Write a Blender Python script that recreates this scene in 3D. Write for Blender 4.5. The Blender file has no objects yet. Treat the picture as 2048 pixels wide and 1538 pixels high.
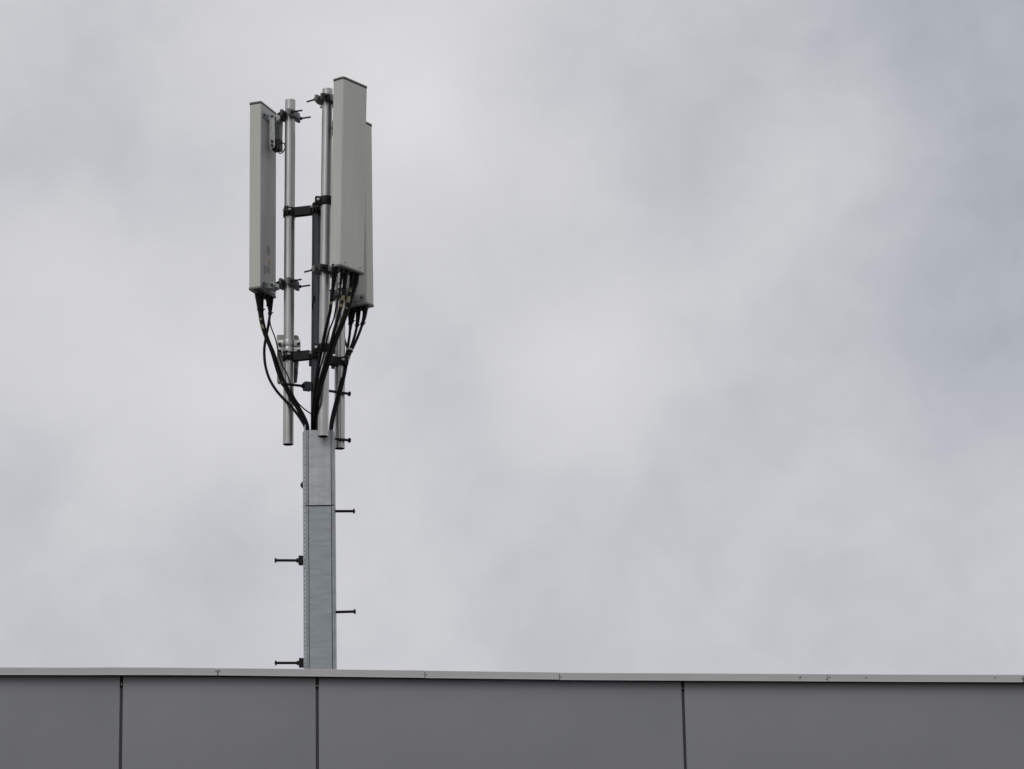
import bpy, bmesh, math, random
from mathutils import Vector, Matrix

random.seed(7)
scene = bpy.context.scene
col = scene.collection

# ------------------------------------------------------------------ camera
cam_data = bpy.data.cameras.new('camera')
cam_data.sensor_fit = 'HORIZONTAL'
cam_data.sensor_width = 36.0
cam_data.lens = 118.477            # a long lens from the ground in front of the building
cam_data.clip_start = 0.1
cam_data.clip_end = 5000.0
camera = bpy.data.objects.new('camera', cam_data)
col.objects.link(camera)
CAM_ROT = Matrix.Rotation(math.radians(90 + 16.0), 4, 'X') @ Matrix.Rotation(math.radians(-1.10), 4, 'Z')
camera.matrix_world = Matrix.Translation((0, 0, 1.6)) @ CAM_ROT
scene.camera = camera

# ------------------------------------------------------------------ sky and sun
SUN_DIR = Vector((-0.44, -0.64, 0.62)).normalized()      # towards the sun, behind thin cloud
world = bpy.data.worlds.new('World')
scene.world = world
world.use_nodes = True
nt = world.node_tree
nt.nodes.clear()


def wn(kind, **kw):
    n = nt.nodes.new(kind)
    for k, v in kw.items():
        setattr(n, k, v)
    return n


def wmath(op, a, b=None, clamp=False):
    n = wn('ShaderNodeMath', operation=op, use_clamp=clamp)
    for i, s in enumerate((a, b)):
        if s is None:
            continue
        if isinstance(s, (int, float)):
            n.inputs[i].default_value = s
        else:
            nt.links.new(s, n.inputs[i])
    return n.outputs[0]


tc = wn('ShaderNodeTexCoord')
sky = wn('ShaderNodeTexSky', sky_type='NISHITA')
sky.sun_disc = False
sky.sun_elevation = math.asin(SUN_DIR.z)
sky.sun_rotation = math.atan2(SUN_DIR.x, SUN_DIR.y)
bg_sky = wn('ShaderNodeBackground')
bg_sky.inputs['Strength'].default_value = 0.10
nt.links.new(sky.outputs[0], bg_sky.inputs['Color'])
# overcast deck: the same soft cloud pattern in every direction
mp = wn('ShaderNodeMapping')
mp.inputs['Scale'].default_value = (1.0, 1.0, 1.0)
mp.inputs['Location'].default_value = (0.37, 0.0, 0.21)
mp.inputs['Rotation'].default_value = (0.2, 0.35, 0.1)
nt.links.new(tc.outputs['Generated'], mp.inputs['Vector'])
n1 = wn('ShaderNodeTexNoise')
n1.inputs['Scale'].default_value = 11.0
n1.inputs['Detail'].default_value = 5.0
n1.inputs['Roughness'].default_value = 0.45
n1.inputs['Distortion'].default_value = 0.5
nt.links.new(mp.outputs[0], n1.inputs['Vector'])
n2 = wn('ShaderNodeTexNoise')
n2.inputs['Scale'].default_value = 27.0
n2.inputs['Detail'].default_value = 3.0
n2.inputs['Roughness'].default_value = 0.4
n2.inputs['Distortion'].default_value = 0.25
nt.links.new(mp.outputs[0], n2.inputs['Vector'])
val = wmath('MULTIPLY', wmath('SUBTRACT', n1.outputs[0], 0.5), 0.11)
val = wmath('ADD', val, wmath('MULTIPLY', wmath('SUBTRACT', n2.outputs[0], 0.5), 0.15))
n3 = wn('ShaderNodeTexNoise')
n3.inputs['Scale'].default_value = 75.0
n3.inputs['Detail'].default_value = 5.0
n3.inputs['Roughness'].default_value = 0.5
n3.inputs['Distortion'].default_value = 0.4
nt.links.new(mp.outputs[0], n3.inputs['Vector'])
val = wmath('ADD', val, wmath('MULTIPLY', wmath('SUBTRACT', n3.outputs[0], 0.5), 0.10))
# the larger thin and thick places of the cloud deck: direction, spread, lightness
CLOUDS = [
    ((-0.0240, 0.9332, 0.3586), 0.0223, +0.180),
    ((-0.0288, 0.9382, 0.3449), 0.0119, +0.080),
    ((-0.0604, 0.9250, 0.3751), 0.0237, +0.040),
    ((-0.0004, 0.9339, 0.3576), 0.0119, -0.060),
    ((-0.0275, 0.9408, 0.3379), 0.0104, -0.060),
    ((0.0205, 0.9287, 0.3702), 0.0178, -0.050),
    ((0.1488, 0.9163, 0.3719), 0.0564, -0.220),
    ((0.0940, 0.9226, 0.3741), 0.0297, -0.040),
    ((0.1494, 0.9451, 0.2907), 0.0356, -0.180),
    ((0.1119, 0.9478, 0.2985), 0.0193, -0.050),
    ((0.0614, 0.9364, 0.3455), 0.0163, -0.060),
    ((0.0950, 0.9357, 0.3398), 0.0208, +0.090),
    ((0.0492, 0.9449, 0.3237), 0.0148, -0.040),
    ((0.0189, 0.9583, 0.2851), 0.0134, +0.060),
    ((0.0156, 0.9631, 0.2687), 0.0163, +0.080),
    ((0.0350, 0.9605, 0.2761), 0.0178, +0.050),
    ((-0.0242, 0.9588, 0.2830), 0.0134, -0.060),
    ((0.0703, 0.9605, 0.2692), 0.0163, -0.030),
    ((0.1035, 0.9427, 0.3172), 0.0223, +0.060),
    ((0.0921, 0.9628, 0.2541), 0.0267, +0.050),
    ((0.0374, 0.9678, 0.2489), 0.0223, -0.050),
    ((0.0391, 0.9805, 0.1926), 0.0623, -0.080),
    ((0.0067, 0.9802, 0.1977), 0.0067, -0.060),
    ((0.1272, 0.9710, 0.2024), 0.0445, -0.050),
    ((-0.1263, 0.9237, 0.3618), 0.0267, -0.060),
    ((-0.1458, 0.9303, 0.3366), 0.0104, -0.070),
    ((-0.1013, 0.9407, 0.3238), 0.0148, -0.040),
    ((-0.1179, 0.9467, 0.2997), 0.0193, +0.120),
    ((-0.0851, 0.9606, 0.2647), 0.0193, +0.150),
    ((-0.1436, 0.9594, 0.2427), 0.0193, -0.090),
    ((-0.0855, 0.9666, 0.2418), 0.0148, -0.110),
    ((-0.1221, 0.9651, 0.2316), 0.0163, +0.050),
    ((-0.1297, 0.9720, 0.1957), 0.0371, -0.100),
]
for d, s, a in CLOUDS:
    dp = wn('ShaderNodeVectorMath', operation='DOT_PRODUCT')
    nt.links.new(tc.outputs['Generated'], dp.inputs[0])
    dp.inputs[1].default_value = d
    e = wmath('MULTIPLY', wmath('SUBTRACT', dp.outputs['Value'], 1.0), 1.0 / (s * s))
    val = wmath('ADD', val, wmath('MULTIPLY', wmath('EXPONENT', e), a))
val = wmath('ADD', val, 0.5, clamp=True)
ramp = wn('ShaderNodeValToRGB')
ramp.color_ramp.elements[0].position = 0.20
ramp.color_ramp.elements[0].color = (0.365, 0.392, 0.44, 1)
ramp.color_ramp.elements[1].position = 0.80
ramp.color_ramp.elements[1].color = (0.76, 0.757, 0.772, 1)
mid = ramp.color_ramp.elements.new(0.5)
mid.color = (0.630, 0.630, 0.652, 1)
nt.links.new(val, ramp.inputs[0])
bg_cloud = wn('ShaderNodeBackground')
bg_cloud.inputs['Strength'].default_value = 1.0
nt.links.new(ramp.outputs[0], bg_cloud.inputs['Color'])
mixs = wn('ShaderNodeMixShader')
mixs.inputs[0].default_value = 0.97
nt.links.new(bg_sky.outputs[0], mixs.inputs[1])
nt.links.new(bg_cloud.outputs[0], mixs.inputs[2])
wout = wn('ShaderNodeOutputWorld')
nt.links.new(mixs.outputs[0], wout.inputs['Surface'])

sun_data = bpy.data.lights.new('sun', 'SUN')
sun_data.energy = 0.65
sun_data.angle = math.radians(30)
sun_data.color = (1.0, 0.97, 0.92)
sun = bpy.data.objects.new('sun', sun_data)
col.objects.link(sun)
sun.location = (-20, -10, 30)
sun.rotation_euler = (-SUN_DIR).to_track_quat('-Z', 'Y').to_euler()

scene.view_settings.view_transform = 'Standard'
scene.view_settings.look = 'None'
scene.view_settings.exposure = 0.0
scene.view_settings.gamma = 1.0
scene.view_settings.use_curve_mapping = False


# ------------------------------------------------------------------ materials
def material(name, base, rough=0.6, metal=0.0, var=0.0, scale=20.0, stretch=(1, 1, 1), bump=0.0, bump_scale=200.0,
             tint=None, rough_var=0.0, streaks=0.0, spec=0.5):
    m = bpy.data.materials.new(name)
    m.use_nodes = True
    t = m.node_tree
    b = t.nodes['Principled BSDF']
    b.inputs['Base Color'].default_value = (*base, 1)
    b.inputs['Roughness'].default_value = rough
    b.inputs['Metallic'].default_value = metal
    b.inputs['Specular IOR Level'].default_value = spec
    co = t.nodes.new('ShaderNodeTexCoord')
    mpn = t.nodes.new('ShaderNodeMapping')
    mpn.inputs['Scale'].default_value = stretch
    t.links.new(co.outputs['Object'], mpn.inputs['Vector'])
    if var:
        nz = t.nodes.new('ShaderNodeTexNoise')
        nz.inputs['Scale'].default_value = scale
        nz.inputs['Detail'].default_value = 6
        nz.inputs['Roughness'].default_value = 0.6
        t.links.new(mpn.outputs[0], nz.inputs['Vector'])
        r = t.nodes.new('ShaderNodeValToRGB')
        dark = tint or base
        r.color_ramp.elements[0].position = 0.3
        r.color_ramp.elements[0].color = (*[max(0, c * (1 - var)) for c in dark], 1)
        r.color_ramp.elements[1].position = 0.7
        r.color_ramp.elements[1].color = (*[min(1, c * (1 + var)) for c in base], 1)
        t.links.new(nz.outputs[0], r.inputs[0])
        out = r.outputs[0]
        if streaks:
            m2 = t.nodes.new('ShaderNodeMapping')
            m2.inputs['Scale'].default_value = (60, 60, 1.2)
            t.links.new(co.outputs['Object'], m2.inputs['Vector'])
            n3 = t.nodes.new('ShaderNodeTexNoise')
            n3.inputs['Scale'].default_value = 1.0
            n3.inputs['Detail'].default_value = 3
            t.links.new(m2.outputs[0], n3.inputs['Vector'])
            mr = t.nodes.new('ShaderNodeMapRange')
            mr.inputs['From Min'].default_value = 0.35
            mr.inputs['From Max'].default_value = 0.7
            mr.inputs['To Min'].default_value = 1.0
            mr.inputs['To Max'].default_value = 1.0 - streaks
            t.links.new(n3.outputs[0], mr.inputs['Value'])
            mx = t.nodes.new('ShaderNodeVectorMath')
            mx.operation = 'SCALE'
            t.links.new(out, mx.inputs[0])
            t.links.new(mr.outputs[0], mx.inputs['Scale'])
            out = mx.outputs[0]
        t.links.new(out, b.inputs['Base Color'])
        if rough_var:
            mr2 = t.nodes.new('ShaderNodeMapRange')
            mr2.inputs['To Min'].default_value = rough - rough_var
            mr2.inputs['To Max'].default_value = rough + rough_var
            t.links.new(nz.outputs[0], mr2.inputs['Value'])
            t.links.new(mr2.outputs[0], b.inputs['Roughness'])
    if bump:
        nb = t.nodes.new('ShaderNodeTexNoise')
        nb.inputs['Scale'].default_value = bump_scale
        nb.inputs['Detail'].default_value = 4
        t.links.new(co.outputs['Object'], nb.inputs['Vector'])
        bp = t.nodes.new('ShaderNodeBump')
        bp.inputs['Strength'].default_value = bump
        bp.inputs['Distance'].default_value = 0.002
        t.links.new(nb.outputs[0], bp.inputs['Height'])
        t.links.new(bp.outputs[0], b.inputs['Normal'])
    return m


MAT = {
    'asphalt': material('asphalt', (0.06, 0.06, 0.062), 0.9, var=0.3, scale=6, bump=0.4, bump_scale=90),
    'panel': material('painted_cladding', (0.256, 0.260, 0.265), 0.6, var=0.045, scale=1.6, bump=0.05, bump_scale=5, tint=(0.249, 0.255, 0.265)),
    'recess': material('joint_recess', (0.10, 0.104, 0.11), 0.7, var=0.2, scale=30),
    'coping': material('coping_sheet', (0.53, 0.527, 0.52), 0.5, var=0.04, scale=4, stretch=(1, 1, 3), bump=0.05, bump_scale=8),
    'rail': material('joint_rail_paint', (0.19, 0.194, 0.20), 0.6, var=0.15, scale=20),
    'screw': material('dark_screw', (0.05, 0.05, 0.05), 0.5, metal=0.4),
    'roof': material('roof_membrane', (0.18, 0.18, 0.18), 0.85, var=0.2, scale=3),
    'galv': material('galvanised_pipe', (0.45, 0.445, 0.435), 0.34, metal=0.8, var=0.10, scale=14, stretch=(1, 1, 0.35), rough_var=0.12, streaks=0.12),
    'zinc': material('zinc_sheet', (0.46, 0.49, 0.50), 0.46, metal=0.5, var=0.17, scale=9, stretch=(1, 1, 2.5), rough_var=0.15, bump=0.08, bump_scale=40, streaks=0.10),
    'zinc_low': material('zinc_sheet_dim_reflection', (0.335, 0.372, 0.388), 0.5, metal=0.45, var=0.15, scale=7, stretch=(1, 1, 6), rough_var=0.12, bump=0.08, bump_scale=40),  # lower cover: its dimmer reflection is put into a darker base colour
    'zincdark': material('zinc_rail', (0.33, 0.355, 0.37), 0.5, metal=0.4, var=0.16, scale=24, stretch=(1, 1, 0.5), streaks=0.15),
    'hardware': material('galvanised_hardware', (0.31, 0.325, 0.33), 0.45, metal=0.5, var=0.2, scale=60),
    'jaw': material('cast_clamp', (0.17, 0.172, 0.175), 0.55, metal=0.3, var=0.2, scale=50),
    'bore': material('pipe_bore_shade', (0.03, 0.026, 0.024), 0.9),  # shade inside the long tube, painted as a near-black colour
    'darkhw': material('dark_hardware', (0.05, 0.052, 0.055), 0.5, metal=0.3, var=0.25, scale=50),
    'bolt': material('bright_bolt', (0.72, 0.70, 0.66), 0.35, metal=0.6),
    'pole': material('painted_dark_pole', (0.038, 0.043, 0.050), 0.55, spec=0.3, var=0.18, scale=25, bump=0.1, bump_scale=120),
    'blacksteel': material('black_bracket', (0.009, 0.0095, 0.011), 0.5, spec=0.22, var=0.2, scale=30),
    'radome': material('antenna_radome', (0.565, 0.575, 0.52), 0.5, var=0.05, scale=5, stretch=(1, 1, 0.15), streaks=0.045, tint=(0.545, 0.552, 0.51)),
    'antback': material('antenna_back', (0.49, 0.49, 0.47), 0.55, var=0.08, scale=7, stretch=(1, 1, 0.4), streaks=0.12),
    'cap': material('antenna_cap', (0.21, 0.195, 0.175), 0.6, var=0.08, scale=30),
    'gasket': material('cap_gasket', (0.05, 0.042, 0.038), 0.7),
    'cable': material('black_cable', (0.004, 0.004, 0.0045), 0.45, spec=0.12, var=0.2, scale=40),
    'boot': material('rubber_boot', (0.004, 0.004, 0.0045), 0.55, spec=0.12),
    'tag': material('yellow_tag', (0.20, 0.165, 0.085), 0.6, var=0.3, scale=220),
    'tie': material('white_tie', (0.75, 0.74, 0.72), 0.5),
    'paper': material('label_paper', (0.30, 0.30, 0.31), 0.6, var=0.45, scale=160),
    'ink': material('label_ink', (0.10, 0.10, 0.11), 0.6),
    'yellow': material('yellow_sticker', (0.50, 0.36, 0.10), 0.6, var=0.25, scale=180),
    'unit': material('radio_unit_shell', (0.37, 0.365, 0.335), 0.55, var=0.08, scale=12),
    'unitdark': material('radio_unit_dark', (0.05, 0.045, 0.045), 0.6),
    'step': material('black_step_bolt', (0.008, 0.0075, 0.0075), 0.45, spec=0.25, var=0.3, scale=60),
    'inside': material('post_inside', (0.04, 0.042, 0.045), 0.8),
}

# ------------------------------------------------------------------ mesh helpers (all in world metres)
WORLD_LOC = {}


def finish(name, bm, mat, parent=None, smooth=None, bevel=0.0):
    """Link the bmesh (world coordinates) as one mesh object, origin at its own middle."""
    bmesh.ops.recalc_face_normals(bm, faces=bm.faces[:])
    if bevel:
        edges = [e for e in bm.edges if len(e.link_faces) == 2 and e.calc_face_angle(0) > 0.6]
        bmesh.ops.bevel(bm, geom=edges, offset=bevel, segments=2, affect='EDGES', profile=0.6, clamp_overlap=True)
    lo = Vector([min(v.co[i] for v in bm.verts) for i in range(3)])
    hi = Vector([max(v.co[i] for v in bm.verts) for i in range(3)])
    c = (lo + hi) / 2
    for v in bm.verts:
        v.co -= c
    me = bpy.data.meshes.new(name)
    bm.to_mesh(me)
    bm.free()
    me.materials.append(MAT[mat])
    o = bpy.data.objects.new(name, me)
    col.objects.link(o)
    WORLD_LOC[o] = c
    if parent is not None:
        o.parent = parent
        o.location = c - WORLD_LOC[parent]
    else:
        o.location = c
    if smooth is not None:
        for p in me.polygons:
            p.use_smooth = True
        me.set_sharp_from_angle(angle=math.radians(smooth))
    return o


def thing(name, label, cat, loc, group=None):
    o = bpy.data.objects.new(name, None)
    o.empty_display_size = 0.1
    col.objects.link(o)
    o.location = loc
    WORLD_LOC[o] = Vector(loc)
    return tag(o, label, cat, group)


def tag(o, label, cat, group=None):
    o['label'] = label
    o['category'] = cat
    if group:
        o['group'] = group
    return o


def box(bm, x0, x1, y0, y1, z0, z1, M=None):
    vs = [bm.verts.new((x, y, z)) for z in (z0, z1) for y in (y0, y1) for x in (x0, x1)]
    for f in ((0, 2, 3, 1), (4, 5, 7, 6), (0, 1, 5, 4), (2, 6, 7, 3), (0, 4, 6, 2), (1, 3, 7, 5)):
        bm.faces.new([vs[i] for i in f])
    if M is not None:
        for v in vs:
            v.co = M @ v.co
    return vs


def prism(bm, poly, z0, z1, M=None):
    a = [bm.verts.new((p[0], p[1], z0)) for p in poly]
    b = [bm.verts.new((p[0], p[1], z1)) for p in poly]
    n = len(poly)
    for i in range(n):
        bm.faces.new((a[i], a[(i + 1) % n], b[(i + 1) % n], b[i]))
    bm.faces.new(a[::-1])
    bm.faces.new(b)
    if M is not None:
        for v in a + b:
            v.co = M @ v.co


def tube(bm, pts, radii, seg=12, caps=True, M=None):
    pts = [Vector(p) for p in pts]
    if isinstance(radii, (int, float)):
        radii = [radii] * len(pts)
    rings = []
    up = Vector((0.3, 0.9, 0.1)).normalized()
    prev = None
    for i, p in enumerate(pts):
        t = (pts[min(i + 1, len(pts) - 1)] - pts[max(i - 1, 0)])
        if t.length < 1e-9:
            t = prev
        t = t.normalized()
        prev = t
        u = up - t * up.dot(t)
        if u.length < 0.05:
            u = Vector((1, 0, 0)) - t * t.x
        u.normalize()
        up = u
        w = t.cross(u)
        ring = []
        for k in range(seg):
            a = 2 * math.pi * k / seg
            co = p + (u * math.cos(a) + w * math.sin(a)) * radii[i]
            ring.append(bm.verts.new(M @ co if M is not None else co))
        rings.append(ring)
    for r0, r1 in zip(rings, rings[1:]):
        for k in range(seg):
            bm.faces.new((r0[k], r0[(k + 1) % seg], r1[(k + 1) % seg], r1[k]))
    if caps:
        bm.faces.new(rings[0][::-1])
        bm.faces.new(rings[-1])


def pipe(bm, a, b, ro, ri, seg=40, cap_top=0.0):
    """hollow tube from a to b"""
    a, b = Vector(a), Vector(b)
    t = (b - a).normalized()
    u = (Vector((1, 0, 0)) - t * t.x).normalized()
    w = t.cross(u)

    def ring(p, r):
        return [bm.verts.new(p + (u * math.cos(2 * math.pi * k / seg) + w * math.sin(2 * math.pi * k / seg)) * r) for k in range(seg)]
    R = [ring(a, ri), ring(a, ro), ring(b, ro), ring(b, ri)]
    for i in range(4):
        r0, r1 = R[i], R[(i + 1) % 4]
        for k in range(seg):
            f = bm.faces.new((r0[k], r0[(k + 1) % seg], r1[(k + 1) % seg], r1[k]))
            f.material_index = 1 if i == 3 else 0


def catmull(pts, n=6):
    P = [Vector(p) for p in pts]
    P = [P[0] * 2 - P[1]] + P + [P[-1] * 2 - P[-2]]
    out = []
    for i in range(1, len(P) - 2):
        p0, p1, p2, p3 = P[i - 1:i + 3]
        for k in range(n):
            t = k / n
            out.append(0.5 * ((2 * p1) + (p2 - p0) * t + (2 * p0 - 5 * p1 + 4 * p2 - p3) * t * t + (3 * p1 - p0 - 3 * p2 + p3) * t ** 3))
    out.append(P[-2].copy())
    return out


def hexbolt(bm, p, d, r, length):
    p, d = Vector(p), Vector(d).normalized()
    tube(bm, [p, p + d * length], r, seg=6)


# ------------------------------------------------------------------ ground
bm = bmesh.new()
g = 3000
box(bm, -g, g, -g, g, -0.5, 0.0)
ground = finish('ground', bm, 'asphalt')
ground['kind'] = 'structure'

# ------------------------------------------------------------------ building with clad parapet
YAW = math.radians(7.85)
WALL = Matrix.Translation((-1.012, 17.0, 4.936)) @ Matrix.Rotation(YAW, 4, 'Z')   # s along the wall, depth inwards, height from coping edge
building = thing('building', 'low flat-roofed building clad in smooth dark grey panels below a light grey coping', 'building',
                 WALL @ Vector((0, 0, -4.936)))
S0, S1 = -12.448, 13.345
bm = bmesh.new()
box(bm, S0 + 0.02, S1 - 0.02, 0.075, 0.32, -4.936, 0.018, WALL)
box(bm, S0 + 0.02, S1 - 0.02, 0.325, 16.0, -4.936, -0.60, WALL)
finish('wall', bm, 'recess', building)
bm = bmesh.new()
box(bm, S0 + 0.05, S1 - 0.05, 0.33, 15.95, -0.596, -0.39, WALL)
finish('roof', bm, 'roof', building)
# coping: stations (s, bottom, top)
COPING = [
    [(-5.2, -0.002, 0.038), (-2.9, -0.004, 0.0365), (-1.62, -0.0014, 0.0380), (-1.2, 0.0008, 0.0406), (-1.085, 0.0022, 0.0427), (-0.8, 0.0038, 0.0438), (-0.5240, 0.0042, 0.0434)],
    [(-0.5185, 0.0042, 0.0433), (-0.2, 0.0032, 0.0424), (0.103, 0.0018, 0.0409), (0.35, 0.0003, 0.0397), (0.5383, -0.0006, 0.0391)],
    [(0.5415, -0.0016, 0.0381), (0.9, -0.0034, 0.0360), (1.2375, -0.0046, 0.0340)],
    [(1.2412, -0.0064, 0.0324), (1.6, -0.0062, 0.0334), (1.978, -0.0055, 0.0346), (2.3, -0.0048, 0.0350), (2.6560, -0.0044, 0.0354)],
    [(2.6596, -0.0043, 0.0355), (3.043, -0.0037, 0.0365), (3.4, -0.0022, 0.0385), (3.7075, -0.0011, 0.0401)],
    [(3.7130, -0.0010, 0.0400), (5.0, 0.0004, 0.0410), (6.6, 0.0, 0.0405)],
    [(6.603, 0.0, 0.0405), (9.9, 0.001, 0.041), (13.36, 0.001, 0.041)],
    [(-12.46, 0.0, 0.040), (-8.8, -0.001, 0.040), (-5.203, -0.002, 0.038)],
]


def coping_edge(s):
    st = sorted(q for piece in COPING for q in piece)
    for (s0, b0, t0), (s1, b1, t1) in zip(st, st[1:]):
        if s0 <= s <= s1:
            return b0 + (b1 - b0) * (s - s0) / max(1e-6, s1 - s0)
    return 0.0


# cladding panels, joints 16 mm
joints = [-1.009, -0.0115, 1.8935]
j = joints[-1]
for w in (1.905, 0.9975, 1.905, 0.9975, 1.905, 1.905, 1.835):
    j += w
    joints.append(j)
j = joints[0]
for w in (1.905, 0.9975, 1.905, 1.905, 1.905, 0.9975, 1.824):
    j -= w
    joints.insert(0, j)
for (a, b) in zip(joints, joints[1:]):
    for (z0, z1) in ((-1.22, 0.016), (-2.456, -1.236), (-4.80, -2.472)):
        bm = bmesh.new()
        tw = random.uniform(-0.0008, 0.0008)
        vs = box(bm, a + 0.0081, b - 0.0081, 0.038, 0.050, z0, z1)
        for v in vs:
            if v.co.z > 0:
                v.co.z = coping_edge(v.co.x) + 0.0022      # a shadow gap stays open below the coping
            v.co.y += tw * (1 if v.co.z > (z0 + z1) / 2 else -1)
            v.co = WALL @ v.co
        finish('cladding_panel', bm, 'panel', building, bevel=0.0015, smooth=40)
for s in joints[1:-1]:
    bm = bmesh.new()
    box(bm, s - 0.030, s + 0.030, 0.062, 0.074, -4.80, -0.052, WALL)
    rail = finish('joint_rail', bm, 'rail', building)
    bm = bmesh.new()
    tube(bm, [(s + 0.001, 0.066, -0.034), (s + 0.001, 0.056, -0.034)], 0.0028, seg=8, M=WALL)
    finish('clip_rivet', bm, 'bolt', rail)

SCREWS = [(-0.5314, 0.0246), (-0.511, 0.0273), (0.5474, 0.0145), (1.248, 0.0078), (2.5095, 0.0145), (2.5105, 0.0200), (2.6492, 0.0088),
          (2.6683, 0.0169), (2.8622, 0.0183), (3.557, 0.0234), (3.703, 0.0178)]
for s in (-0.5213, 0.5399, 1.2394, 2.6578, 3.7103):
    bm = bmesh.new()
    zb = coping_edge(s)
    box(bm, s - 0.04, s + 0.04, 0.0045, 0.0065, zb + 0.002, zb + 0.034, WALL)
    finish('splice_plate', bm, 'inside', building)
for st in COPING:
    bm = bmesh.new()
    rings = []
    for (s, zb, zt) in st:
        prof = [(0.0, zt - 0.002), (0.0, zb + 0.004), (-0.0025, zb + 0.003), (-0.0025, zb), (0.004, zb), (0.004, zt - 0.008), (0.34, zt - 0.014), (0.34, zt - 0.06),
                (0.345, zt - 0.06), (0.345, zt - 0.010), (0.003, zt)]
        rings.append([bm.verts.new(WALL @ Vector((s, d, z))) for d, z in prof])
    n = len(rings[0])
    for r0, r1 in zip(rings, rings[1:]):
        for k in range(n):
            bm.faces.new((r0[k], r0[(k + 1) % n], r1[(k + 1) % n], r1[k]))
    bm.faces.new(rings[0])
    bm.faces.new(rings[-1][::-1])
    cp = finish('coping_piece', bm, 'coping', building)
    for (s, z) in SCREWS:
        if st[0][0] < s < st[-1][0]:
            bm = bmesh.new()
            tube(bm, [(s, 0.001, z), (s, -0.003, z)], [0.0032, 0.0027], seg=10, M=WALL)
            finish('screw', bm, 'screw', cp)

# ------------------------------------------------------------------ mast
MX, MY = -1.106, 18.5
ROOF_Z = 4.546
O = Matrix.Translation((MX, MY, 0))
mast = thing('antenna_mast', 'slender galvanised rooftop mast with box post, dark pole, three vertical pipes and step bolts', 'mast', (MX + 0.012, MY, ROOF_Z))
POST = Matrix(((1, 0, -0.003, 0.004 + 0.003 * 6.63 + MX), (0, 1, 0, MY - 0.042), (0, 0, 1, 0), (0, 0, 0, 1)))
Z_TOP, Z_SEAM = 6.625, 6.185

bm = bmesh.new()
box(bm, -0.16, 0.16, -0.16, 0.16, ROOF_Z, ROOF_Z + 0.015, POST)
finish('base_plate', bm, 'zinc', mast, bevel=0.002)
bm = bmesh.new()
box(bm, -0.066, 0.070, -0.060, 0.075, ROOF_Z + 0.015, 6.50, POST)
finish('post_core', bm, 'inside', mast)
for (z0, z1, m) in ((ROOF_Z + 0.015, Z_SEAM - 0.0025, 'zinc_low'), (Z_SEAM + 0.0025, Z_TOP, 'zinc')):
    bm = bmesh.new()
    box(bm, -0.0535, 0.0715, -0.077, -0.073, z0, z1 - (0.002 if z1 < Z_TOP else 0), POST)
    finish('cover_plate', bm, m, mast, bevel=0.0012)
    bm = bmesh.new()       # left edge strip, turned round the corner
    prism(bm, [(-0.0715, -0.0795), (-0.0560, -0.0795), (-0.0555, -0.0725), (-0.0580, -0.0725), (-0.0590, -0.0760), (-0.0700, -0.0760)], z0, z1, POST)
    finish('edge_strip', bm, 'zincdark', mast, bevel=0.0006)
    bm = bmesh.new()       # right edge strip with side wall
    prism(bm, [(0.0742, -0.0725), (0.0748, -0.0795), (0.0865, -0.0795), (0.0885, -0.0775), (0.0885, 0.080), (0.0855, 0.080), (0.0855, -0.0750), (0.0775, -0.0750)], z0, z1, POST)
    finish('edge_strip', bm, 'zincdark', mast, bevel=0.0006)
    bm = bmesh.new()       # left side wall and back
    prism(bm, [(-0.0890, -0.0440), (-0.0860, -0.0440), (-0.0860, 0.077), (0.0850, 0.077), (0.0850, 0.080), (-0.0890, 0.080)], z0, z1, POST)
    finish('side_wall', bm, 'zincdark', mast)
    # perforated corner flange: real slots
    fl = Matrix.Translation((-0.0885, -0.0450, 0)) @ Matrix(((0.017 / 0.0382, -0.0342 / 0.0382, 0, 0), (-0.0342 / 0.0382, -0.017 / 0.0382, 0, 0), (0, 0, 1, 0), (0, 0, 0, 1)))
    T = POST @ fl
    wdt = 0.0382
    bm = bmesh.new()
    box(bm, 0.0, 0.35 * wdt, -0.003, 0.0, z0, z1, T)
    box(bm, 0.60 * wdt, wdt, -0.003, 0.0, z0, z1, T)
    box(bm, 0.001, wdt - 0.004, -0.0085, -0.0065, z0, z1 - 0.001, T)
    z = z0
    while z < z1 - 0.002:
        web = random.uniform(0.013, 0.018)
        box(bm, 0.35 * wdt, 0.60 * wdt, -0.003, 0.0, z, min(z + web, z1), T)
        z += 0.0245
    finish('perforated_flange', bm, 'zinc', mast)
bm = bmesh.new()
prism(bm, [(-0.0800, -0.0585), (-0.0715, -0.0760), (-0.0695, -0.0750), (-0.0780, -0.0575)], Z_TOP, Z_TOP + 0.024, POST)
vs = [v for v in bm.verts if v.co.z > Z_TOP + 0.01]
vs.sort(key=lambda v: v.co.x)
for v in vs[2:]:
    v.co.z += 0.013
finish('cable_guide_tab', bm, 'zinc', mast)

# the dark inner pole
POLE = (Vector((MX - 0.0085, MY, 6.46)), Vector((MX + 0.005, MY, 8.0225)))


def on(axis, z):
    a, b = axis
    return a + (b - a) * ((z - a.z) / (b.z - a.z))


bm = bmesh.new()
tube(bm, [POLE[0], POLE[1] - Vector((0, 0, 0.006)), POLE[1]], [0.038, 0.038, 0.033], seg=36)
pole = finish('pole', bm, 'pole', mast, smooth=40)
bm = bmesh.new()
pz = on(POLE, 7.42)
tube(bm, catmull([pz + Vector((-0.034, -0.024, -0.05)), pz + Vector((-0.030, -0.030, -0.015)), pz + Vector((-0.020, -0.038, 0.0)), pz + Vector((-0.022, -0.036, 0.03)), pz + Vector((-0.026, -0.033, 0.0))]), 0.0028, seg=8)
finish('tie_wire', bm, 'cable', pole, smooth=60)

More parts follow.
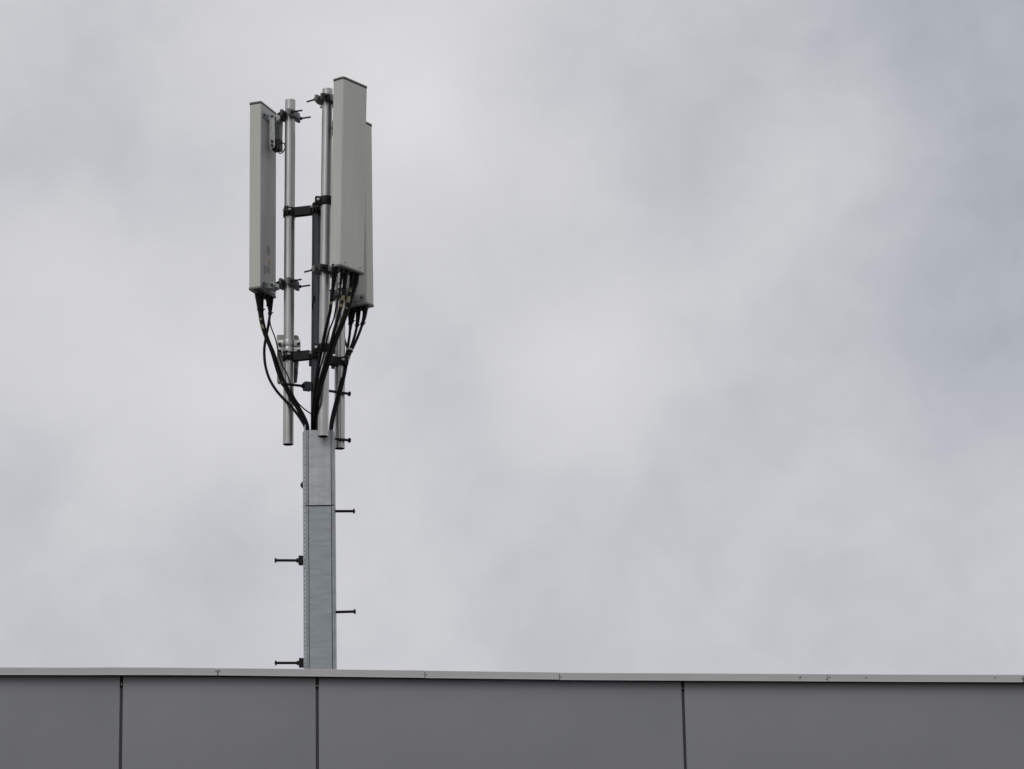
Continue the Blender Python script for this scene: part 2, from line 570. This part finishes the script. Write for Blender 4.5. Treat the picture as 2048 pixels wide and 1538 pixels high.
# three mounting pipes, 61 mm tube
PIPES = {
    'front': (Vector((MX + 0.0352, MY - 0.166, 6.5736)), Vector((MX + 0.0676, MY - 0.166, 8.6604))),
    'left': (Vector((MX - 0.1756, MY + 0.049, 6.5887)), Vector((MX - 0.1635, MY + 0.049, 8.6788))),
    'right': (Vector((MX + 0.1129, MY + 0.115, 6.5769)), Vector((MX + 0.1300, MY + 0.115, 8.660))),
}
pipe_obj = {}
for k, (a, b) in PIPES.items():
    bm = bmesh.new()
    pipe(bm, a, b, 0.0305, 0.0265)
    pipe_obj[k] = finish('mount_pipe', bm, 'galv', mast, smooth=40)
    pipe_obj[k].data.materials.append(MAT['bore'])  # inner faces carry the painted shade of the tube
    pipe_obj[k]['label'] = {'front': 'foremost galvanised pipe ending in front of the post', 'left': 'galvanised pipe standing free at the left',
                            'right': 'galvanised pipe behind the right cables'}[k]
a, b = PIPES['right']
off = Vector((0.006, -0.0302, 0))
bm = bmesh.new()
tube(bm, [a + off, b + off], 0.0014, seg=6)
finish('weld_seam', bm, 'darkhw', pipe_obj['right'])


def half_shell(bm, c, ang, ri, ro, ear, et, z0, z1, gap=0.004):
    """half ring opening against direction ang, with an ear on each side"""
    M = Matrix.Translation((c.x, c.y, 0)) @ Matrix.Rotation(ang, 4, 'Z')
    lim = math.asin(min(0.99, (gap + et) / ro))
    poly = [(gap, -(ro + ear)), (gap + et, -(ro + ear))]
    for k in range(13):
        a = -math.pi / 2 + lim + (math.pi - 2 * lim) * k / 12
        poly.append((ro * math.cos(a), ro * math.sin(a)))
    poly += [(gap + et, ro + ear), (gap, ro + ear)]
    li = math.asin(min(0.99, gap / ri))
    for k in range(13):
        a = math.pi / 2 - li - (math.pi - 2 * li) * k / 12
        poly.append((ri * math.cos(a), ri * math.sin(a)))
    prism(bm, poly, z0, z1, M)


def make_bracket(z, dz):
    """hub round the pole, three arms, one strap and two bolts for each pipe"""
    pc = on(POLE, z)
    bm = bmesh.new()
    for ang in (math.radians(163), math.radians(163 + 180)):
        half_shell(bm, pc, ang, 0.0383, 0.0455, 0.024, 0.007, z - 0.024, z + 0.024)
    straps = []
    for k, axis in PIPES.items():
        zz = z + dz[k]
        q = on(axis, zz)
        d = Vector((q.x - pc.x, q.y - pc.y, 0))
        ang = math.atan2(d.y, d.x)
        L = d.length
        M = Matrix.Translation((pc.x, pc.y, 0)) @ Matrix.Rotation(ang, 4, 'Z')
        box(bm, 0.044, L - 0.034, -0.021, -0.011, zz - 0.025, zz + 0.025, M)
        box(bm, 0.044, L - 0.034, 0.011, 0.021, zz - 0.025, zz + 0.025, M)
        half_shell(bm, q, ang + math.pi, 0.0308, 0.0375, 0.026, 0.0075, zz - 0.0251, zz + 0.0251)
        straps.append((q, ang, zz))
    br = finish('mounting_bracket', bm, 'blacksteel', mast, smooth=35)
    for q, ang, zz in straps:
        bm = bmesh.new()
        half_shell(bm, q, ang, 0.0308, 0.0375, 0.026, 0.0075, zz - 0.0255, zz + 0.0255)
        finish('strap', bm, 'blacksteel', br, smooth=35, bevel=0.0012)
        M = Matrix.Translation((q.x, q.y, zz)) @ Matrix.Rotation(ang, 4, 'Z')
        for s in (-1, 1):
            bm = bmesh.new()
            tube(bm, [(-0.028, s * 0.051, 0.004), (0.024, s * 0.051, 0.004)], 0.0048, seg=10, M=M)
            tube(bm, [(0.0116, s * 0.051, 0.004), (0.0185, s * 0.051, 0.004)], 0.0092, seg=6, M=M)
            tube(bm, [(-0.0190, s * 0.051, 0.004), (-0.0116, s * 0.051, 0.004)], 0.0092, seg=6, M=M)
            finish('bolt', bm, 'bolt', br)
    M = Matrix.Translation((pc.x, pc.y, z)) @ Matrix.Rotation(math.radians(163), 4, 'Z')
    for s in (-1, 1):
        bm = bmesh.new()
        tube(bm, [(-0.022, s * 0.058, 0.004), (0.030, s * 0.058, 0.004)], 0.0045, seg=10, M=M)
        tube(bm, [(0.0112, s * 0.058, 0.004), (0.0185, s * 0.058, 0.004)], 0.0085, seg=6, M=M)
        finish('bolt', bm, 'hardware', br)


make_bracket(7.978, {'front': -0.004, 'left': 0.004, 'right': -0.002})
make_bracket(7.097, {'front': -0.008, 'left': 0.010, 'right': -0.008})
bm = bmesh.new()
pz = on(POLE, 7.055)
box(bm, pz.x - 0.050, pz.x - 0.036, pz.y - 0.012, pz.y + 0.012, 7.038, 7.072)
finish('pole_lug', bm, 'blacksteel', mast, bevel=0.002)

# step bolts: foot (inner end), tip, with or without a socket block
STEPS = [
    ((0.020, 0.008, 6.897), (0.178, 0.100, 6.895), False, 'pole'),
    ((0.060, 0.030, 6.617), (0.176, 0.110, 6.622), False, 'pole'),
    ((0.094, 0.0, 6.180), (0.206, -0.004, 6.177), False, 'post'),
    ((0.096, 0.0, 5.598), (0.207, -0.010, 5.597), False, 'post'),
    ((-0.034, -0.016, 6.908), (-0.203, -0.110, 6.905), True, 'pole'),
    ((-0.084, -0.03, 5.891), (-0.247, -0.030, 5.895), True, 'post'),
    ((-0.082, -0.03, 5.306), (-0.246, -0.030, 5.309), True, 'post'),
]
for (a, b, block, where) in STEPS:
    a, b = O @ Vector(a), O @ Vector(b)
    d = (b - a).normalized()
    bm = bmesh.new()
    tube(bm, [a, b - d * 0.012, b - d * 0.010, b - d * 0.004, b], [0.0076, 0.0076, 0.0145, 0.0145, 0.007], seg=16)
    so = finish('step_bolt', bm, 'step', mast, smooth=35)
    if block:
        M = Matrix.Translation(a) @ d.to_track_quat('X', 'Z').to_matrix().to_4x4()
        bm = bmesh.new()
        s0 = 0.002 if where == 'post' else 0.010
        box(bm, s0, s0 + 0.026 + (0.016 if where == 'pole' else 0), -0.018, 0.018, -0.025, 0.025, M)
        finish('socket_block', bm, 'pole' if where == 'pole' else 'step', so, bevel=0.002)
        bm = bmesh.new()
        x1 = s0 + 0.026 + (0.016 if where == 'pole' else 0)
        tube(bm, [M @ Vector((x1, 0, 0)), M @ Vector((x1 + 0.012, 0, 0))], 0.014, seg=6)
        finish('lock_nut', bm, 'step', so)
bm = bmesh.new()
c = O @ Vector((-0.086, -0.02, 6.331))
tube(bm, [c, c + Vector((-0.004, 0, 0)), c + Vector((-0.010, 0, 0)), c + Vector((-0.0145, 0, 0)), c + Vector((-0.0165, 0, 0))], [0.0205, 0.0200, 0.0150, 0.008, 0.002], seg=18)
finish('plug', bm, 'step', mast, smooth=50)


# ------------------------------------------------------------------ panel antennas
def rrect(w, d, rf, rb, n=6):
    """outline w by d, front (+y) corners rf, back corners rb, slightly bowed front"""
    pts = []
    for (cx, cy, r, a0) in ((w / 2 - rb, -d / 2 + rb, rb, -90), (w / 2 - rf, d / 2 - rf, rf, 0), (-w / 2 + rf, d / 2 - rf, rf, 90), (-w / 2 + rb, -d / 2 + rb, rb, 180)):
        for k in range(n + 1):
            a = math.radians(a0 + 90 * k / n)
            pts.append((cx + r * math.cos(a), cy + r * math.sin(a)))
    return pts


YZX = Matrix(((0, 0, 1, 0), (1, 0, 0, 0), (0, 1, 0, 0), (0, 0, 0, 1)))    # prism drawn in y-z, extruded along x
XZY = Matrix(((1, 0, 0, 0), (0, 0, -1, 0), (0, 1, 0, 0), (0, 0, 0, 1)))   # prism drawn in x-z, extruded along -y


def capsule(p, q, w, n=8):
    p, q = Vector((p[0], p[1])), Vector((q[0], q[1]))
    a = math.atan2(q.y - p.y, q.x - p.x)
    return ([(q.x + w * math.cos(a - math.pi / 2 + math.pi * k / n), q.y + w * math.sin(a - math.pi / 2 + math.pi * k / n)) for k in range(n + 1)]
            + [(p.x + w * math.cos(a + math.pi / 2 + math.pi * k / n), p.y + w * math.sin(a + math.pi / 2 + math.pi * k / n)) for k in range(n + 1)])


JAW = [(-0.080, 0.014), (-0.080, 0.030), (-0.064, 0.036), (-0.030, 0.050), (0.030, 0.050), (0.064, 0.036), (0.080, 0.030), (0.080, 0.014), (0.046, 0.014),
       (0.036, 0.010), (0.026, 0.020), (0.014, 0.0295), (0.0, 0.0318), (-0.014, 0.0295), (-0.026, 0.020), (-0.036, 0.010), (-0.046, 0.014)]
GROUP_ANT = 'panel antennas on the mast'


def antenna(key, label, cx, cy, az, zt, zb, lx, backlabels=False, front_screws=False, tilt=True, jaw_z=(None, None)):
    h = zt - zb
    az = math.radians(az)
    n = Vector((math.cos(az), math.sin(az), 0))
    X = Vector((n.y, -n.x, 0))
    M = Matrix(((X.x, n.x, lx / h, MX + cx), (X.y, n.y, 0, MY + cy), (0, 0, 1, (zt + zb) / 2), (0, 0, 0, 1)))
    W, D = 0.220, 0.075
    root = thing('panel_antenna', label, 'antenna', M @ Vector((0, 0, -h / 2)), GROUP_ANT)
    bm = bmesh.new()
    prism(bm, rrect(W, D, 0.014, 0.004), -h / 2 + 0.004, h / 2 - 0.010, M)
    finish('radome', bm, 'radome', root, smooth=30)
    bm = bmesh.new()
    box(bm, -W / 2 + 0.006, W / 2 - 0.006, -D / 2 - 0.0015, -D / 2 + 0.004, -h / 2 + 0.006, h / 2 - 0.012, M)
    finish('back_plate', bm, 'antback', root)
    bm = bmesh.new()
    prism(bm, rrect(W + 0.001, D + 0.001, 0.0145, 0.0045), h / 2 - 0.0135, h / 2 - 0.006, M)
    finish('gasket', bm, 'gasket', root, smooth=30)
    bm = bmesh.new()
    prism(bm, rrect(W + 0.005, D + 0.005, 0.0165, 0.006), h / 2 - 0.006, h / 2 + 0.002, M)
    finish('top_cap', bm, 'cap', root, smooth=30)
    bm = bmesh.new()
    prism(bm, rrect(W + 0.005, D + 0.005, 0.0165, 0.006), -h / 2 - 0.006, -h / 2 + 0.004, M)
    bc = finish('bottom_cap', bm, 'cap', root, smooth=30)
    for sx in (-0.095, 0.095):
        bm = bmesh.new()
        tube(bm, [M @ Vector((sx, 0.018, -h / 2 - 0.006)), M @ Vector((sx, 0.018, -h / 2 - 0.009))], 0.005, seg=8)
        finish('screw', bm, 'bolt', bc)
    if front_screws:
        for sx in (0.065, -0.068):
            bm = bmesh.new()
            tube(bm, [M @ Vector((sx, D / 2 - 0.002, -h / 2 + 0.022)), M @ Vector((sx, D / 2 + 0.003, -h / 2 + 0.022))], 0.0042, seg=8)
            finish('screw', bm, 'screw', bc)
        bm = bmesh.new()
        arc = [(0.034 * math.cos(math.pi * k / 12), 0.015 * math.sin(math.pi * k / 12)) for k in range(13)]
        prism(bm, arc, -0.002, 0.0025, M @ Matrix.Translation((-0.012, D / 2, -h / 2 + 0.004)) @ Matrix(((1, 0, 0, 0), (0, 0, 1, 0), (0, 1, 0, 0), (0, 0, 0, 1))))
        finish('lifting_lug', bm, 'radome', bc)
    if backlabels:
        yb = -D / 2 - 0.0015
        ink = []
        for (x0, x1, z0, z1, m) in ((-0.020, 0.022, -0.345, -0.290, 'paper'), (0.004, 0.026, -0.398, -0.366, 'yellow'), (-0.014, 0.024, -0.452, -0.412, 'paper'), (-0.062, -0.030, -0.470, -0.425, 'paper')):
            bm = bmesh.new()
            box(bm, x0, x1, yb - 0.001, yb + 0.001, z0, z1, M)
            finish('rating_label', bm, m, root)
    # connector sockets under the bottom cap
    for sx in (-0.078, -0.040, 0.0, 0.040, 0.078):
        bm = bmesh.new()
        tube(bm, [M @ Vector((sx, 0, -h / 2 - 0.006)), M @ Vector((sx, 0, -h / 2 - 0.026))], 0.012, seg=12)
        finish('connector_socket', bm, 'darkhw', root, smooth=40)
    # brackets
    Mi = M.inverted()
    axis = PIPES[key]
    for up in (True, False):
        zz = jaw_z[0] if up else jaw_z[1]
        pl = Mi @ on(axis, zz)
        z = pl.z
        zp = min(z, h / 2 - 0.045) if up else max(z, -h / 2 + 0.030)      # height of the plate on the antenna back
        py, px = pl.y, pl.x
        bm = bmesh.new()
        prism(bm, [(x, zq + zp) for x, zq in rrect(0.192, 0.044, 0.013, 0.013)], D / 2 + 0.0015, D / 2 + 0.0060, M @ XZY)
        for s in (-1, 1):
            prism(bm, capsule((-D / 2 - 0.004, zp), (-0.078, zp - 0.002), 0.016), s * 0.031 - 0.0025, s * 0.031 + 0.0025, M @ YZX)
        part = finish('upper_bracket' if up else 'lower_bracket', bm, 'hardware', root, smooth=35)
        for sx in (-0.075, 0.075):
            bm = bmesh.new()
            tube(bm, [M @ Vector((sx, -D / 2 - 0.006, zp)), M @ Vector((sx, -D / 2 - 0.011, zp))], 0.0085, seg=6)
            finish('bolt', bm, 'darkhw', part)

        def pivot(y, zq, half=0.042):
            bm = bmesh.new()
            tube(bm, [M @ Vector((-half, y, zq)), M @ Vector((half, y, zq))], 0.0050, seg=10)
            for s in (-1, 1):
                tube(bm, [M @ Vector((s * (half - 0.008), y, zq)), M @ Vector((s * half, y, zq))], 0.0098, seg=6)
            finish('pivot_bolt', bm, 'darkhw', part, smooth=35)
        pivot(-0.078, zp - 0.002)
        jy = py + 0.050
        if up and tilt:
            ez = zp - 0.185
            for s in (-1, 1):
                bm = bmesh.new()
                prism(bm, capsule((-0.076, zp - 0.002), (-0.079, ez), 0.0170), s * 0.0365 - 0.0023, s * 0.0365 + 0.0023, M @ YZX)
                finish('tilt_arm', bm, 'hardware', part, smooth=35)
            bm = bmesh.new()
            prism(bm, capsule((jy + 0.014, ez + 0.020), (jy + 0.010, z - 0.012), 0.0115), 0.006, 0.012, M @ YZX)
            finish('tilt_arm', bm, 'jaw', part, smooth=35)
            pivot(-0.079, ez, 0.046)
            pivot(-0.0785, ez + 0.026, 0.046)
            bm = bmesh.new()
            box(bm, -0.024, 0.024, jy + 0.004, -0.070, ez - 0.024, ez + 0.046, M)
            finish('tilt_block', bm, 'step', part, bevel=0.004)
            bm = bmesh.new()
            lp = [(-0.01, jy + 0.018, ez - 0.024), (-0.012, jy + 0.010, ez - 0.044), (-0.012, jy - 0.012, ez - 0.040), (-0.010, jy - 0.024, ez - 0.014), (-0.006, jy - 0.018, ez + 0.014), (0.0, jy + 0.006, ez + 0.024)]
            tube(bm, [M @ p for p in catmull(lp)], 0.0034, seg=8)
            finish('wire_loop', bm, 'cable', part, smooth=60)
        bm = bmesh.new()
        for s in (-1, 1):
            prism(bm, capsule((-0.074 if not (up and tilt) else jy + 0.022, z - (0.012 if up and tilt else 0.0)), (jy + 0.004, z), 0.0145), px * 0.5 + s * 0.0235 - 0.0025, px * 0.5 + s * 0.0235 + 0.0025, M @ YZX)
        box(bm, px - 0.030, px + 0.030, jy, jy + 0.005, z - 0.020, z + 0.020, M)
        finish('pipe_side_bracket', bm, 'hardware', part, smooth=35)
        for flip in (1, -1):
            bm = bmesh.new()
            prism(bm, JAW, -0.019, 0.019, M @ Matrix.Translation((px, py, z)) @ Matrix.Diagonal((1, flip, 1, 1)))
            finish('clamp_jaw', bm, 'darkhw' if flip == 1 else 'jaw', part, bevel=0.0015, smooth=35)
        for s in (-1, 1):
            bm = bmesh.new()
            xr = px + s * 0.060
            tube(bm, [M @ Vector((xr, py + 0.058, z)), M @ Vector((xr, py - 0.104, z))], 0.0050, seg=10)
            tube(bm, [M @ Vector((xr, py - 0.037, z)), M @ Vector((xr, py - 0.048, z))], 0.0098, seg=6)
            tube(bm, [M @ Vector((xr, py + 0.037, z)), M @ Vector((xr, py + 0.046, z))], 0.0098, seg=6)
            finish('threaded_rod', bm, 'step', part, smooth=35)
    return root


antenna('left', 'grey panel antenna at the far left, its back with tilt bracket turned to the mast', -0.3294, 0.1024, 160.0, 8.6537, 7.5153, 0.0011, backlabels=True, jaw_z=(8.581, 7.545))
antenna('front', 'foremost grey panel antenna reaching highest, its broad smooth face turned right', 0.194, -0.260, -36.8, 8.6598, 7.5254, 0.0256, front_screws=True, jaw_z=(8.592, 7.554))
antenna('right', 'grey panel antenna mostly hidden behind the front one, only its right edge and foot showing', 0.1996, 0.2493, 58.0, 8.580, 7.461, -0.0034, jaw_z=(8.53, 7.497))

# ------------------------------------------------------------------ small unit strapped to the left pipe
unit = thing('radio_unit', 'small grey box strapped behind the left pipe with a two-band metal clamp', 'radio unit', (MX - 0.180, MY + 0.12, 6.975))
SH = [(-0.243, 6.978), (-0.240, 6.975), (-0.150, 6.975), (-0.138, 6.985), (-0.128, 7.03), (-0.121, 7.10), (-0.117, 7.20), (-0.119, 7.245), (-0.128, 7.252), (-0.238, 7.258), (-0.244, 7.252)]
bm = bmesh.new()
prism(bm, SH, -0.150, -0.092, O @ XZY)
finish('housing', bm, 'unit', unit, bevel=0.004, smooth=35)
bm = bmesh.new()
prism(bm, [(-0.148, 6.972), (-0.130, 6.972), (-0.123, 7.035), (-0.128, 7.052), (-0.148, 7.044)], -0.118, -0.074, O @ XZY)
finish('gland_block', bm, 'unitdark', unit, bevel=0.003)
for (z0, z1) in ((7.170, 7.206), (7.129, 7.164)):
    q = on(PIPES['left'], (z0 + z1) / 2)
    bm = bmesh.new()
    half_shell(bm, q, -math.pi / 2, 0.0308, 0.0350, 0.031, 0.005, z0, z1, gap=0.012)
    half_shell(bm, q, math.pi / 2, 0.0308, 0.0350, 0.031, 0.006, z0, z1, gap=0.020)
    band = finish('clamp_band', bm, 'galv', unit, smooth=35, bevel=0.0008)
    for s in (-1, 1):
        bm = bmesh.new()
        xr = q.x + 0.003 + s * 0.055
        zc = (z0 + z1) / 2 - 0.006
        tube(bm, [(xr, q.y + 0.03, zc), (xr, q.y - 0.056, zc)], 0.0052, seg=10)
        tube(bm, [(xr, q.y - 0.0172, zc), (xr, q.y - 0.028, zc)], 0.0092, seg=6)
        rod = finish('threaded_rod', bm, 'step', band, smooth=35)
    for s in (-1, 1):
        bm = bmesh.new()
        xr = q.x + 0.003 + s * 0.055
        tube(bm, [(xr, q.y - 0.056, zc), (xr, q.y - 0.063, zc)], 0.0066, seg=10)
        finish('rod_cap', bm, 'bolt', band, smooth=35)

# ------------------------------------------------------------------ cables (metres from the mast axis)
CABLES = {
    'A': [(-0.354, 0.050, 7.492), (-0.346, 0.043, 7.423), (-0.332, 0.032, 7.324), (-0.309, 0.022, 7.236), (-0.286, 0.016, 7.179), (-0.263, 0.009, 7.114), (-0.233, -0.002, 7.008), (-0.206, -0.010, 6.940), (-0.164, -0.019, 6.857), (-0.123, -0.027, 6.785), (-0.092, -0.033, 6.730), (-0.069, -0.039, 6.672), (-0.063, -0.040, 6.589)],
    'B': [(-0.333, 0.090, 7.498), (-0.331, 0.080, 7.428), (-0.322, 0.067, 7.340), (-0.305, 0.056, 7.264), (-0.282, 0.047, 7.194), (-0.256, 0.037, 7.128), (-0.224, 0.022, 7.024), (-0.194, 0.011, 6.949), (-0.153, -0.001, 6.867), (-0.113, -0.011, 6.796), (-0.081, -0.020, 6.736), (-0.059, -0.029, 6.674), (-0.055, -0.030, 6.592)],
    'C': [(-0.284, 0.170, 7.501), (-0.287, 0.148, 7.415), (-0.295, 0.126, 7.330), (-0.305, 0.108, 7.261), (-0.314, 0.091, 7.196), (-0.315, 0.075, 7.135), (-0.306, 0.054, 7.056), (-0.282, 0.033, 6.975), (-0.243, 0.014, 6.903), (-0.199, -0.001, 6.846), (-0.154, -0.015, 6.794), (-0.118, -0.027, 6.745), (-0.091, -0.040, 6.699), (-0.074, -0.050, 6.660), (-0.068, -0.050, 6.586)],
    'D': [(-0.304, 0.130, 7.501), (-0.296, 0.100, 7.431), (-0.286, 0.078, 7.378), (-0.278, 0.036, 7.305), (-0.262, -0.005, 7.250), (-0.243, -0.035, 7.194), (-0.231, -0.035, 7.139), (-0.220, -0.035, 7.082), (-0.202, -0.035, 7.031), (-0.180, -0.035, 6.989), (-0.162, -0.035, 6.941), (-0.151, -0.039, 6.886), (-0.136, -0.042, 6.846), (-0.113, -0.045, 6.807), (-0.079, -0.047, 6.771), (-0.034, -0.050, 6.736)],
    'F1': [(0.113, -0.330, 7.502), (0.110, -0.323, 7.463), (0.105, -0.317, 7.420), (0.100, -0.310, 7.381), (0.092, -0.303, 7.324), (0.085, -0.297, 7.270), (0.071, -0.288, 7.216), (0.053, -0.275, 7.144), (0.038, -0.262, 7.074), (0.024, -0.245, 7.015), (0.009, -0.235, 6.945), (-0.001, -0.225, 6.874), (-0.012, -0.207, 6.777), (-0.024, -0.130, 6.702), (-0.029, -0.058, 6.648), (-0.028, -0.050, 6.571)],
    'F2': [(0.153, -0.295, 7.513), (0.150, -0.291, 7.475), (0.144, -0.288, 7.433), (0.140, -0.284, 7.391), (0.129, -0.280, 7.342), (0.113, -0.277, 7.275), (0.104, -0.271, 7.233), (0.075, -0.261, 7.157), (0.055, -0.251, 7.069), (0.038, -0.237, 7.002), (0.022, -0.227, 6.947), (0.007, -0.217, 6.876), (-0.007, -0.199, 6.779), (-0.021, -0.122, 6.704), (-0.027, -0.050, 6.650), (-0.026, -0.042, 6.573)],
    'F3': [(0.172, -0.270, 7.523), (0.169, -0.271, 7.472), (0.165, -0.272, 7.415), (0.159, -0.273, 7.368), (0.152, -0.274, 7.332), (0.137, -0.274, 7.270), (0.111, -0.271, 7.181), (0.088, -0.265, 7.093), (0.067, -0.257, 7.019), (0.041, -0.248, 6.936), (0.021, -0.237, 6.866), (0.002, -0.220, 6.773), (-0.012, -0.150, 6.696), (-0.018, -0.072, 6.644), (-0.019, -0.059, 6.568)],
    'F4': [(0.207, -0.225, 7.522), (0.206, -0.230, 7.473), (0.198, -0.236, 7.423), (0.190, -0.241, 7.377), (0.184, -0.247, 7.340), (0.170, -0.252, 7.288), (0.149, -0.256, 7.219), (0.119, -0.255, 7.143), (0.096, -0.254, 7.079), (0.075, -0.249, 7.019), (0.049, -0.239, 6.940), (0.027, -0.229, 6.867), (0.006, -0.211, 6.775), (-0.009, -0.134, 6.700), (-0.016, -0.062, 6.647), (-0.017, -0.054, 6.570)],
    'F5': [(0.231, -0.200, 7.518), (0.229, -0.209, 7.467), (0.217, -0.218, 7.420), (0.208, -0.227, 7.375), (0.196, -0.236, 7.331), (0.178, -0.244, 7.275), (0.157, -0.251, 7.211), (0.129, -0.254, 7.140), (0.104, -0.256, 7.072), (0.084, -0.255, 7.011), (0.058, -0.245, 6.932), (0.035, -0.235, 6.859), (0.011, -0.217, 6.768), (-0.008, -0.140, 6.693), (-0.019, -0.068, 6.645), (-0.022, -0.060, 6.568)],
    'R1': [(0.169, 0.262, 7.448), (0.172, 0.237, 7.379), (0.171, 0.207, 7.297), (0.164, 0.181, 7.225), (0.156, 0.157, 7.161), (0.147, 0.136, 7.104), (0.140, 0.114, 7.043), (0.126, 0.089, 6.977), (0.112, 0.061, 6.903), (0.092, 0.026, 6.811), (0.075, -0.008, 6.720), (0.069, -0.030, 6.654), (0.067, -0.030, 6.574)],
    'R2': [(0.194, 0.250, 7.440), (0.191, 0.237, 7.403), (0.182, 0.218, 7.345), (0.173, 0.197, 7.284), (0.165, 0.171, 7.210), (0.158, 0.153, 7.157), (0.149, 0.133, 7.100), (0.141, 0.112, 7.040), (0.129, 0.089, 6.974), (0.114, 0.063, 6.901), (0.096, 0.031, 6.809), (0.077, -0.000, 6.721), (0.070, -0.020, 6.657), (0.069, -0.020, 6.577)],
    'R3': [(0.220, 0.230, 7.437), (0.216, 0.206, 7.359), (0.204, 0.183, 7.283), (0.186, 0.161, 7.213), (0.167, 0.144, 7.157), (0.154, 0.126, 7.099), (0.146, 0.108, 7.042), (0.135, 0.087, 6.976), (0.120, 0.065, 6.904), (0.100, 0.036, 6.813), (0.082, 0.007, 6.723), (0.075, -0.010, 6.659), (0.072, -0.010, 6.580)],
    'R4': [(0.261, 0.210, 7.436), (0.254, 0.192, 7.376), (0.232, 0.168, 7.293), (0.205, 0.146, 7.217), (0.178, 0.126, 7.150), (0.160, 0.109, 7.093), (0.151, 0.091, 7.034), (0.140, 0.072, 6.968), (0.125, 0.050, 6.897), (0.105, 0.023, 6.807), (0.086, -0.003, 6.720), (0.079, -0.020, 6.656), (0.078, -0.020, 6.577)],
    'R5': [(0.119, 0.285, 7.440), (0.120, 0.262, 7.375), (0.129, 0.239, 7.310), (0.142, 0.219, 7.252), (0.156, 0.200, 7.198), (0.154, 0.185, 7.158), (0.144, 0.167, 7.107), (0.136, 0.147, 7.050), (0.123, 0.122, 6.980), (0.108, 0.095, 6.907), (0.088, 0.062, 6.815), (0.071, 0.030, 6.729), (0.065, 0.010, 6.665), (0.065, 0.010, 6.585)],
}
CABLE_INFO = {
    'A': (0.0086, 'black cable with two yellow tags dropping from the left end of the left antenna', [(0.56, 0.68), (0.76, 0.90)], True),
    'B': (0.0082, 'second black cable from the left under the left antenna, hugging the tagged one', [], True),
    'C': (0.0080, 'black cable bowing furthest left from the right end of the left antenna', [(0.62, 0.68)], True),
    'D': (0.0038, 'thin black wire curving from the left antenna past the left pipe to the dark pole', [], False),
    'F1': (0.0095, 'leftmost black cable under the front antenna, sloping down across the front pipe', [(0.7, 0.76)], True),
    'F2': (0.0045, 'thin black cable second from the left under the front antenna', [], False),
    'F3': (0.0096, 'middle black cable with yellow tags under the front antenna', [(0.60, 0.72), (0.78, 0.88)], True),
    'F4': (0.0096, 'fourth black cable from the left under the front antenna, tagged yellow', [(0.40, 0.50), (0.60, 0.74), (0.82, 0.90)], True),
    'F5': (0.0090, 'rightmost black cable under the front antenna', [], True),
    'R1': (0.0078, 'left black cable under the rear right antenna, dropping straight to the bundle', [], True),
    'R2': (0.0040, 'thin black cable between the thicker ones under the rear right antenna', [], False),
    'R3': (0.0080, 'middle black cable sloping down from the rear right antenna', [(1.25, 1.4)], True),
    'R4': (0.0080, 'rightmost black cable under the rear right antenna, bound by a white tie', [(1.25, 1.4)], True),
    'R5': (0.0065, 'black cable coming out from behind the right pipe to join the right bundle', [], True),
}
for k, pts in CABLES.items():
    r, label, tags, thick = CABLE_INFO[k]
    path = [O @ Vector(p) for p in pts]
    path.insert(0, path[0] + Vector((0, 0, 0.035)))
    path = catmull(path, 7)
    cb = thing('cable', label, 'cable', path[-1], 'black cables feeding the antennas')
    bm = bmesh.new()
    tube(bm, path, r, seg=12)
    finish('sheath', bm, 'cable', cb, smooth=60)
    # distance along the cable
    dist = [0.0]
    for p, q in zip(path, path[1:]):
        dist.append(dist[-1] + (q - p).length)

    def cut(d0, d1):
        return [p for p, d in zip(path, dist) if d0 <= d <= d1]
    if k != 'R5':
        seg = cut(0.0, 0.155 if thick else 0.120)
        m = len(seg) - 1
        r0 = 0.0165 if thick else 0.0105
        bm = bmesh.new()
        prof = [r0 * (1.0 if i / m < 0.35 else 1.0 - 0.42 * (i / m - 0.35) / 0.65) for i in range(m)] + [r + 0.001]
        tube(bm, seg, prof, seg=14)
        boot = finish('connector_boot', bm, 'boot', cb, smooth=50)
        e = seg[-2]
        t = (seg[-1] - seg[-3]).normalized()
        bm = bmesh.new()
        tube(bm, [e - t * 0.003, e + t * 0.003], prof[-2] + 0.0025, seg=12)
        side = Vector((1, -0.4, 0.1)).normalized() * (-1 if k[0] == 'F' else 1)
        tube(bm, [e, e + side * (prof[-2] + 0.011)], 0.0032, seg=6)
        finish('boot_tie', bm, 'cable', boot)
    for (d0, d1) in tags:
        seg = cut(d0 * 0.28 + 0.02, d1 * 0.28 + 0.02)
        if len(seg) >= 2:
            bm = bmesh.new()
            tube(bm, seg, r + 0.0014, seg=12)
            finish('marker_sleeve', bm, 'tag', cb, smooth=50)
    if k == 'R4':
        i = min(range(len(path)), key=lambda q: abs(path[q].z - 7.166))
        t = (path[i + 1] - path[i]).normalized()
        c = path[i] + Vector((-0.010, 0.004, 0.0))
        bm = bmesh.new()
        tube(bm, [c - t * 0.0025, c + t * 0.0025], 0.0205, seg=16)
        finish('cable_tie', bm, 'tie', cb, smooth=40)
